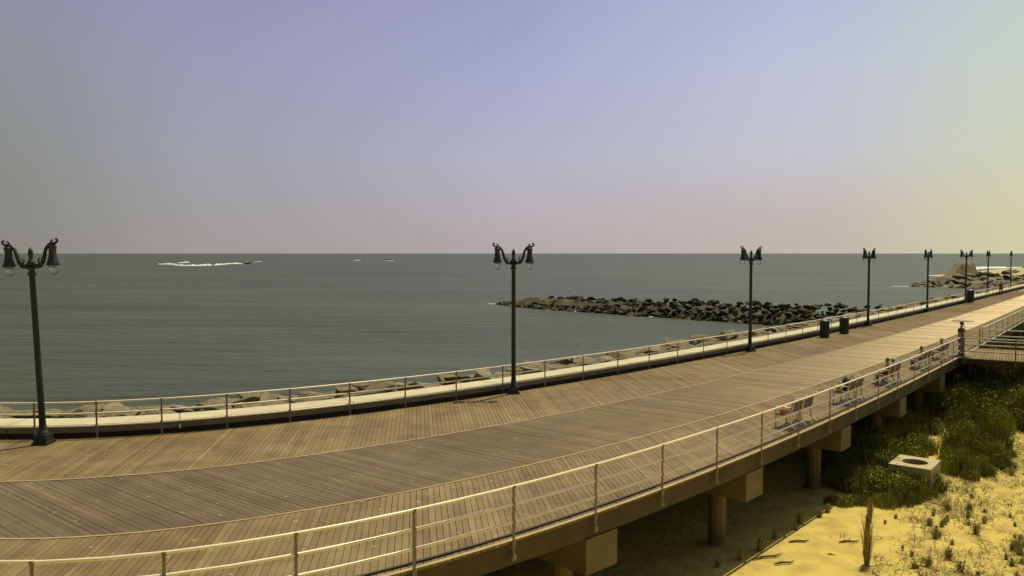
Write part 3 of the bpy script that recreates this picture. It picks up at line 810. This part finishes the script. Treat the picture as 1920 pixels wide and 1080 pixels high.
# ------------------------------------------------------------------ foam, wakes, boats
def foam_patch(mb, x, y, L, wd, a=0, h=.05, seed=0, n=18):
    ca_, sa_ = math.cos(a), math.sin(a); vs = []
    for i in range(n+1):
        t = i/n*2-1; ww = wd*(1-t*t)**.5*(.65+.7*abs(noise.noise(Vector((i*.45, seed, 0)))))+.01
        cy = wd*.9*noise.noise(Vector((i*.25, seed+9, 0)))
        for v, z in ((-ww, .01), (0, h), (ww, .01)):
            px, py = t*L/2, cy+v; vs.append((x+px*ca_-py*sa_, y+px*sa_+py*ca_, WATER_Z+z))
    mb.add(vs, [(i*3+j, (i+1)*3+j, (i+1)*3+j+1, i*3+j+1) for i in range(n) for j in range(2)])
mb = MB()
for k, (x, y, L, wd) in enumerate([(160, 276, 6, 1.2), (100.5, 206, 5, .9), (24.5, 104.6, 6.5, .4), (19, 107, 2.2, .35), (9.5, 116.5, 1.3, .3), (11.8, 116, 1.0, .3), (-.3, 131, 1.0, .3), (-3.2, 134.2, 1.8, .3), (21, 119, 2.2, .3), (28, 102.3, 2.4, .2), (33, 98.6, 1.5, .2), (14.5, 112.5, 1.2, .2), (5, 121.5, 1.0, .2)]):
    foam_patch(mb, x, y, L, wd, R(random.uniform(-30, 3)) if k > 1 else 0, .06, k)
fb = MB()
for k, (x, y, L, wd) in enumerate([(-60.6, 113.7, 7, .12), (-52, 134, 5, .12), (-9, 182, 12, .2), (31.5, 150, 3, .12), (-35, 160, 4, .12), (60, 170, 5, .15), (44, 128, 4, .12), (70, 240, 8, .25), (-20, 260, 10, .25)]+[(random.uniform(-90, 60), random.uniform(60, 420), random.uniform(1.5, 5), random.uniform(.04, .10)) for _ in range(46)]):
    if y < cF(x)+14: continue
    foam_patch(fb, x, y, L, wd, R(random.uniform(-12, 6)), .03, k+50, 10)
M_faint = mat('thin_foam', (.26, .275, .22), .8, col2=(.15, .165, .12), scale=.8)
tag(fb.build('ripple_foam', M_faint, smooth=True), 'faint broken ripples of thin foam scattered over the open sea', 'foam', kind='stuff')
tag(mb.build('sea_foam', M_foam, smooth=True), 'small patches of white foam along the foot of the rock jetties', 'foam', kind='stuff')
mb = MB()
for k, (x, y, L, wd, h) in enumerate([(268, 455, 26, 7, .9), (252, 440, 22, 4, .7), (292, 470, 16, 3, .5), (235, 415, 14, 4, .6), (205, 345, 10, 2, .4)]):
    foam_patch(mb, x, y, L, wd, R(4), h, 30+k)
tag(mb.build('breaking_surf', M_foam, smooth=True), 'white surf breaking on the far sandbar beyond the beach', 'surf', kind='stuff')
def wake(pts, wd, h, label):
    mb = MB(); vs = []; n = len(pts)*6
    for i in range(n):
        t = i/(n-1)*(len(pts)-1); k = min(int(t), len(pts)-2); u = t-k
        x = pts[k][0]*(1-u)+pts[k+1][0]*u; y = pts[k][1]*(1-u)+pts[k+1][1]*u
        ww = wd*(.5+abs(noise.noise(Vector((i*.4, 3, len(pts))))))*min(1, (n-1-i)/4+.1)*min(1, i/4+.3)
        hh = h*(.4+.9*abs(noise.noise(Vector((i*.5, 8, 1)))))
        for v, z in ((-ww, .02), (-ww*.4, hh), (ww*.4, hh*.9), (ww, .02)): vs.append((x, y+v, WATER_Z+z))
    mb.add(vs, [(i*4+j, (i+1)*4+j, (i+1)*4+j+1, i*4+j+1) for i in range(n-1) for j in range(3)])
    return tag(mb.build('boat_wake', M_foam, smooth=True), label, 'wake', kind='stuff')
def W(px, py): d = 8.5*1500/(py-475); return ((px-960)/1500*d, d)
wake([W(297, 496), W(312, 495.5), W(330, 498), W(350, 498.5), W(375, 498.6), W(400, 498), W(425, 495.6), W(445, 494.6), W(458, 495.8)], 3.8, 1.5, 'long wavy white wake trailing behind the larger boat')
wake([W(334, 493.5), W(346, 492.6), W(358, 493)], 3.0, 1.2, 'short white wake beside the long one')
wake([W(476, 491), W(484, 490.6), W(492, 491)], 2.5, .6, 'faint wake right of the larger boat')
def make_boat():
    r_ = thing('motor_boat', None, 'boat')
    mb = MB(); st = []
    for i in range(11):
        t = i/10; x = t*6.4-3.2; b_ = 1.15*(1-max(0, t-.45)**2*3.1); b_ = max(b_, .03); sh = .75+.35*t*t
        st.append([(x, -b_, sh), (x, -b_*.82, .15+.3*max(0, t-.6)), (x, 0, -.25+.75*max(0, t-.55)**1.4), (x, b_*.82, .15+.3*max(0, t-.6)), (x, b_, sh)])
    vs = [p for row in st for p in row]
    mb.add(vs, [(i*5+j, (i+1)*5+j, (i+1)*5+j+1, i*5+j+1) for i in range(10) for j in range(4)]+[(i*5+4, (i+1)*5+4, (i+1)*5, i*5) for i in range(10)]+[(0, 1, 2, 3, 4)])
    mb.build('hull', M_bin, r_)
    mb = MB(); mb.box(-1.2, .5, -.6, .6, .9, 1.35); mb.box(-.9, .3, -.5, .5, 1.35, 1.8); mb.build('cabin', M_white, r_)
    mb = MB(); mb.box(-3.55, -3.2, -.2, .2, .1, 1.2); mb.build('outboard_motor', M_lamp, r_)
    return r_
boat0 = make_boat()
for i, (px, py, a, s_, lab) in enumerate([(463, 494.6, 5, 1.0, 'dark motor boat at the right end of the long white wake'), (346, 492.2, 170, .9, 'boat half hidden by spray above the long wake'),
        (668, 487.2, 20, 1.3, 'left one of two tiny boats near the horizon, left of the middle lamp'), (729, 488.2, 10, 1.1, 'right one of two tiny boats near the horizon, left of the middle lamp')]):
    o = boat0 if i == 0 else copy_tree(boat0); x, y = W(px, py)
    o.location = (x, y, WATER_Z); o.rotation_euler = (0, 0, R(a)); o.scale = (s_,)*3; o['label'] = lab; o['group'] = 'boats out on the sea'
wake([W(662, 488), W(668, 488.2), W(676, 488)], 5, .9, 'pale wake round the left tiny boat')
wake([W(722, 489), W(729, 489.3), W(738, 489)], 4, .6, 'pale wake round the right tiny boat')

# ------------------------------------------------------------------ concrete box with a round opening
cb = thing('concrete_drain_box', 'pale concrete box with a round opening in its top, in the sand among bushes', 'drain box', (14.35, 28.2, SAND_Z-.05), R(51.3))
mb = MB(); hx, hy, ht, rr = .82, .68, .93, .42; n = 32
def sqp(q):
    c_, s_ = math.cos(q), math.sin(q); k = min(hx/max(abs(c_), 1e-6), hy/max(abs(s_), 1e-6)); return (c_*k, s_*k)
angs = sorted([2*math.pi*k/n for k in range(n)]+[math.atan2(sy*hy, sx*hx) % (2*math.pi) for sx in (-1, 1) for sy in (-1, 1)]); n = len(angs)
O = [sqp(q) for q in angs]; I = [(rr*math.cos(q), rr*math.sin(q)) for q in angs]
vs = [(*p, -.6) for p in O]+[(*p, ht) for p in O]+[(*p, ht) for p in I]+[(*p, .05) for p in I]
fs = []
for l in range(3): fs += [(l*n+j, l*n+(j+1) % n, (l+1)*n+(j+1) % n, (l+1)*n+j) for j in range(n)]
fs.append(tuple(range(3*n, 4*n))); mb.add(vs, fs)
M_box = mat('drain_concrete', (.50, .43, .22), .9, col2=(.38, .32, .16), scale=2.5, bump=.3)
mb.build('box', M_box, cb)

# ------------------------------------------------------------------ vegetation
def leaf_mat(name, a, b_, tr=.25):
    m = mat(name, a, .75, col2=b_, scale=1.6, spec=.25, lo=.35, hi=.65); return m
M_leaf = leaf_mat('shrub_leaf', (.19, .20, .022), (.36, .35, .05))
M_leaf2 = leaf_mat('dark_shrub_leaf', (.12, .135, .016), (.23, .23, .034))
M_dry = leaf_mat('dry_weed', (.40, .31, .10), (.24, .21, .06))
M_scrub = leaf_mat('dead_scrub', (.30, .23, .07), (.20, .165, .045))
def leaves(mb, n, lobes, size, rnd, vert=.3):
    for _ in range(n):
        cx, cy, cz, rx, rz = rnd.choice(lobes)
        v = Vector((rnd.gauss(0, 1), rnd.gauss(0, 1), rnd.gauss(0, 1))).normalized()*(rnd.random()**.45)
        p = Vector((cx+v.x*rx, cy+v.y*rx, max(.02, cz+v.z*rz)))
        s = size*rnd.uniform(.6, 1.4); a = Vector((rnd.gauss(0, 1), rnd.gauss(0, 1), rnd.gauss(0, 1)*.6+vert)).normalized()
        b_ = a.orthogonal().normalized(); b_ = Matrix.Rotation(rnd.uniform(0, 6.28), 3, a) @ b_
        mb.add([p-a*s, p+b_*s*.42, p+a*s, p-b_*s*.42], [(0, 1, 2, 3)])
def shrub_meshes(seed, r_, h, n, size, lm):
    rnd = random.Random(seed); lobes = []
    for _ in range(12):
        q = rnd.uniform(0, 6.28); d = r_*rnd.random()**.6*.8; t = rnd.uniform(.3, .85)
        lobes.append((d*math.cos(q), d*math.sin(q), h*t*(1-.35*d/r_), r_*rnd.uniform(.2, .42), h*rnd.uniform(.14, .28)))
    mb = MB(); leaves(mb, int(n*.5), lobes, size*.8, rnd, .9)
    for _ in range(850):
        q = rnd.uniform(0, 6.28); d = r_*rnd.random()**.7*.9; lean = rnd.uniform(.05, .35); q2 = q+rnd.uniform(-.8, .8)
        hh = h*rnd.uniform(.45, 1.12)*(1-.45*d/r_); x0, y0 = d*math.cos(q), d*math.sin(q); cx_, cy_ = math.cos(q2)*lean*hh, math.sin(q2)*lean*hh
        w_ = rnd.uniform(.006, .013); q3 = rnd.uniform(0, 3.14); sd_ = Vector((math.cos(q3), math.sin(q3), 0))*w_
        p0, p1, p2 = Vector((x0, y0, -.05)), Vector((x0+cx_*.35, y0+cy_*.35, hh*.6)), Vector((x0+cx_, y0+cy_, hh))
        mb.add([p0-sd_, p0+sd_, p1+sd_, p1-sd_, p2], [(0, 1, 2, 3), (3, 2, 4)])
    st = MB()
    for l in lobes: st.tube([(l[0]*.15, l[1]*.15, -.12), (l[0]*.6, l[1]*.6, l[2]*.5), (l[0], l[1], l[2]+l[4]*.5)], [.022, .014, .006], 5)
    return mb.mesh('foliage', lm), st.mesh('stems', M_stem)
SHR = [shrub_meshes(i, 1.0, 1.15, 2600, .05, M_leaf if i % 2 else M_leaf2) for i in range(5)]
def shrub(x, y, s, i, label, group=None, hs=1.0):
    t_ = thing('shrub', label, 'shrub', (x, y, sand_h(x, y)-.02), random.uniform(0, 6.28), group)
    f_, s_ = SHR[i % 5]; link('foliage', f_, t_); link('stems', s_, t_); t_.scale = (s, s, s*hs); return t_
def S(px, py, z=SAND_Z): d = (CAM_H-z)*1500/(py-475); return ((px-960)/1500*d, d)
def spot(px, py): x, y = S(px, py); return x, y
mass = [(1738, 922, .85), (1718, 928, .9), (1575, 872, .9), (1610, 845, 1.0), (1640, 820, 1.2), (1670, 815, 1.1), (1700, 812, 1.1), (1735, 812, 1.0), (1730, 850, .8), (1680, 912, 1.0), (1625, 925, .9), (1715, 905, .9), (1600, 915, .9), (1650, 928, 1.0), (1700, 925, .9), (1635, 900, 1.1), (1680, 895, 1.0), (1590, 890, .9), (1665, 872, 1.2), (1620, 868, 1.1), (1705, 870, .9), (1655, 845, 1.2), (1695, 842, 1.1), (1725, 935, .55)]
for k, (px, py, s) in enumerate(mass):
    x, y = spot(px, py); shrub(x, y, s, k, 'dark green shrub of the thicket between deck shadow and concrete box', 'shrubs of the thicket beside the concrete box', .95)
fringe = [(1568, 948), (1592, 952), (1622, 950), (1668, 953), (1698, 948), (1722, 946), (1830, 905), (1858, 898), (1850, 880), (1892, 885), (1900, 860), (1842, 868)]
for k, (px, py) in enumerate(fringe):
    x, y = spot(px, py); shrub(x, y, .30+.045*(k % 5), k, 'small low shrub on the sand at the fringe of the taller greenery', 'small shrubs at the fringe of the greenery', 1.1)
rows = [(1806, 893, .75), (1808, 865, .8), (1812, 838, .85), (1818, 812, .9), (1822, 790, 1.0), (1868, 872, .7), (1870, 845, .8), (1874, 815, .9), (1880, 790, 1.0), (1885, 765, 1.1)]
for k, (px, py, s) in enumerate(rows):
    x, y = spot(px, py); shrub(x, y, s, k+1, 'upright shrub in a line running back over the sand right of the concrete box', 'shrubs in lines right of the concrete box', 1.35)
rnd = random.Random(11); nb = 0
back = []
while nb < 105:
    px, py = rnd.uniform(1690, 1990), rnd.uniform(672, 812)
    if py > 720+(px-1690)*.28+ (0 if px < 1800 else 20): 
        if rnd.random() < .9: continue
    if 1740 < px < 1765 and py > 790: continue
    x, y = spot(px, py)
    if y > cN(x)-.5: continue
    shrub(x, y, rnd.uniform(.9, 1.5), nb, 'bushy green shrub below the side platform', 'shrubs below the side platform', rnd.uniform(1.0, 1.6)); nb += 1
for k in range(95):
    x = 30+80*rnd.random()**1.6; y = cN(x)-rnd.uniform(1.2, 12+.3*(x-30))
    if (Vector((x, y, 0))-cor).dot(pn) < 7.2: continue
    shrub(x, y, rnd.uniform(1.7, 2.6), k, 'bushy green shrub on the sand beyond the side platform', 'shrubs beyond the side platform', 1.15)
def weed_mesh(seed, h, n, spread, m, leafy=0):
    rnd = random.Random(seed); mb = MB()
    for _ in range(n):
        q = rnd.uniform(0, 6.28); d = spread*rnd.random(); b0 = rnd.uniform(0, spread*.25); hh = h*rnd.uniform(.5, 1)
        w_ = .006+.004*rnd.random(); c_, s_ = math.cos(q), math.sin(q)
        p0, p1, p2 = Vector((b0*c_, b0*s_, -.03)), Vector((b0*c_+d*.4*c_, b0*s_+d*.4*s_, hh*.6)), Vector((d*c_, d*s_, hh))
        sd_ = Vector((-s_, c_, 0))*w_
        mb.add([p0-sd_, p0+sd_, p1+sd_, p1-sd_, p2], [(0, 1, 2, 3), (3, 2, 4)])
    if leafy: leaves(mb, leafy, [(0, 0, h*t, spread*.35*(1.2-t), h*.12) for t in (.2, .35, .5, .65, .8)], .035, rnd)
    return mb.mesh('weed', m)
x, y = spot(1636, 1068)
tw = thing('tall_weed', 'tall single weed standing upright on the bare sand in front of the thicket', 'weed', (x, y, sand_h(x, y)-.02))
link('foliage', weed_mesh(5, 1.5, 90, .30, M_dry, 1100), tw); mb = MB(); mb.tube([(0, 0, -.1), (.02, 0, .7), (-.01, .01, 1.4)], [.016, .012, .004], 6); mb.build('stem', M_stem, tw)
x, y = spot(1640, 985)
tw = thing('tall_weed', 'thin upright weed between the tall single weed and the thicket', 'weed', (x, y, sand_h(x, y)-.02))
link('foliage', weed_mesh(6, .85, 60, .22, M_dry, 500), tw); mb = MB(); mb.tube([(0, 0, -.1), (.01, 0, .4), (0, .01, .78)], [.012, .009, .004], 6); mb.build('stem', M_stem, tw)
WD = [weed_mesh(20+i, .34, 46, .26, M_dry, 60) for i in range(4)]+[weed_mesh(30+i, .30, 40, .2, M_leaf, 90) for i in range(2)]
edge_w = [(1352, 1072), (1395, 1058), (1432, 1040), (1460, 1018), (1508, 988), (1500, 1000), (1560, 965), (1545, 975)]
for k, (px, py) in enumerate(edge_w):
    x, y = spot(px, py); o = link('weed', WD[k % 4]); o.location = (x, y, sand_h(x, y)-.01); o.scale = (rnd.uniform(.8, 1.3),)*3; o.rotation_euler = (0, 0, rnd.uniform(0, 6))
    tag(o, 'small dry weed rooted along the edge of the deck shadow on the sand', 'weed', 'weeds along the shadow edge')
for k in range(150):
    px, py = rnd.uniform(1560, 1990), rnd.uniform(840, 1110)
    x, y = spot(px, py); dens = (px-1600)/320
    if rnd.random() > dens+.12: continue
    o = link('weed', rnd.choice(WD)); o.location = (x, y, sand_h(x, y)-.01); s = rnd.uniform(.5, 1.25); o.scale = (s, s, s*rnd.uniform(.6, 1)); o.rotation_euler = (0, 0, rnd.uniform(0, 6))
    tag(o, 'low dry weed tuft scattered over the yellow sand right of the thicket', 'weed', 'weed tufts on the open sand')
# sparse dead scrub, twigs and litter lying on the sand: uncountable
mb = MB(); gb = MB()
for k in range(27000):
    if k < 22000: x, y = rnd.uniform(7, 31), rnd.uniform(17, 42)
    else: x = rnd.uniform(3, 60); y = cN(x)-rnd.uniform(-.5, 34)
    if y > cN(x)-.3: continue
    if y < 14: continue
    dens = noise.noise(Vector((x*.33, y*.2, 5)))*.9+noise.noise(Vector((x*1.1, y*.7, 7)))*.45+min(1, max(-.2, (x/y-.42)/.22))*.66-.24
    if rnd.random() > dens*1.3: continue
    z = sand_h(x, y)
    for _ in range(rnd.randint(4, 10)):
        q = rnd.uniform(0, 6.28); L = rnd.uniform(.04, .26); w_ = rnd.uniform(.006, .018); d = Vector((math.cos(q), math.sin(q), rnd.uniform(-.05, .9)))*L; sd_ = Vector((-math.sin(q), math.cos(q), 0))*w_
        o_ = Vector((x+rnd.gauss(0, .12), y+rnd.gauss(0, .12), z+.008)); (gb if rnd.random() < .35 and x > 17 else mb).add([o_-sd_, o_+d*.6-sd_*.7, o_+d, o_+d*.6+sd_*.7, o_+sd_], [(0, 1, 2, 3, 4)])
tag(mb.build('dead_scrub', M_scrub), 'scattered dead scrub and twigs lying over the yellow sand', 'scrub', kind='stuff')
tag(gb.build('ground_creeper', M_leaf), 'thin green creeping plants spread over the sand', 'ground cover', kind='stuff')
st_m = [boulder_mesh(200+i, mat('brown_stone', (.20, .13, .06), .9, col2=(.14, .09, .045), scale=5), .5) for i in range(1)][0]
x, y = spot(1571, 1050); put_boulder(st_m, (x, y, SAND_Z+.02), .13, 'single brown stone lying on the bare sand left of the tall weed', None)['category'] = 'stone'
for (px, py, L, a, lab) in ((1448, 1056, .5, .35, 'curved driftwood stick near the edge of the deck shadow'), (1507, 1026, .32, .1, 'short driftwood stick on the bare sand'), (1602, 1028, .3, .05, 'thin twig on the sand just left of the tall weed'), (1480, 1068, .3, .2, 'driftwood piece at the lower edge of the view')):
    x, y = spot(px, py); mb = MB(); mb.tube([(-L, 0, .02), (-L*.3, .05, .03), (L*.4, -.02, .035), (L, .06, .03)], [.018, .03, .026, .01], 6)
    o = mb.build('driftwood', M_stem, None, True); o.location = (x, y, sand_h(x, y)); o.rotation_euler = (0, 0, a); tag(o, lab, 'driftwood')
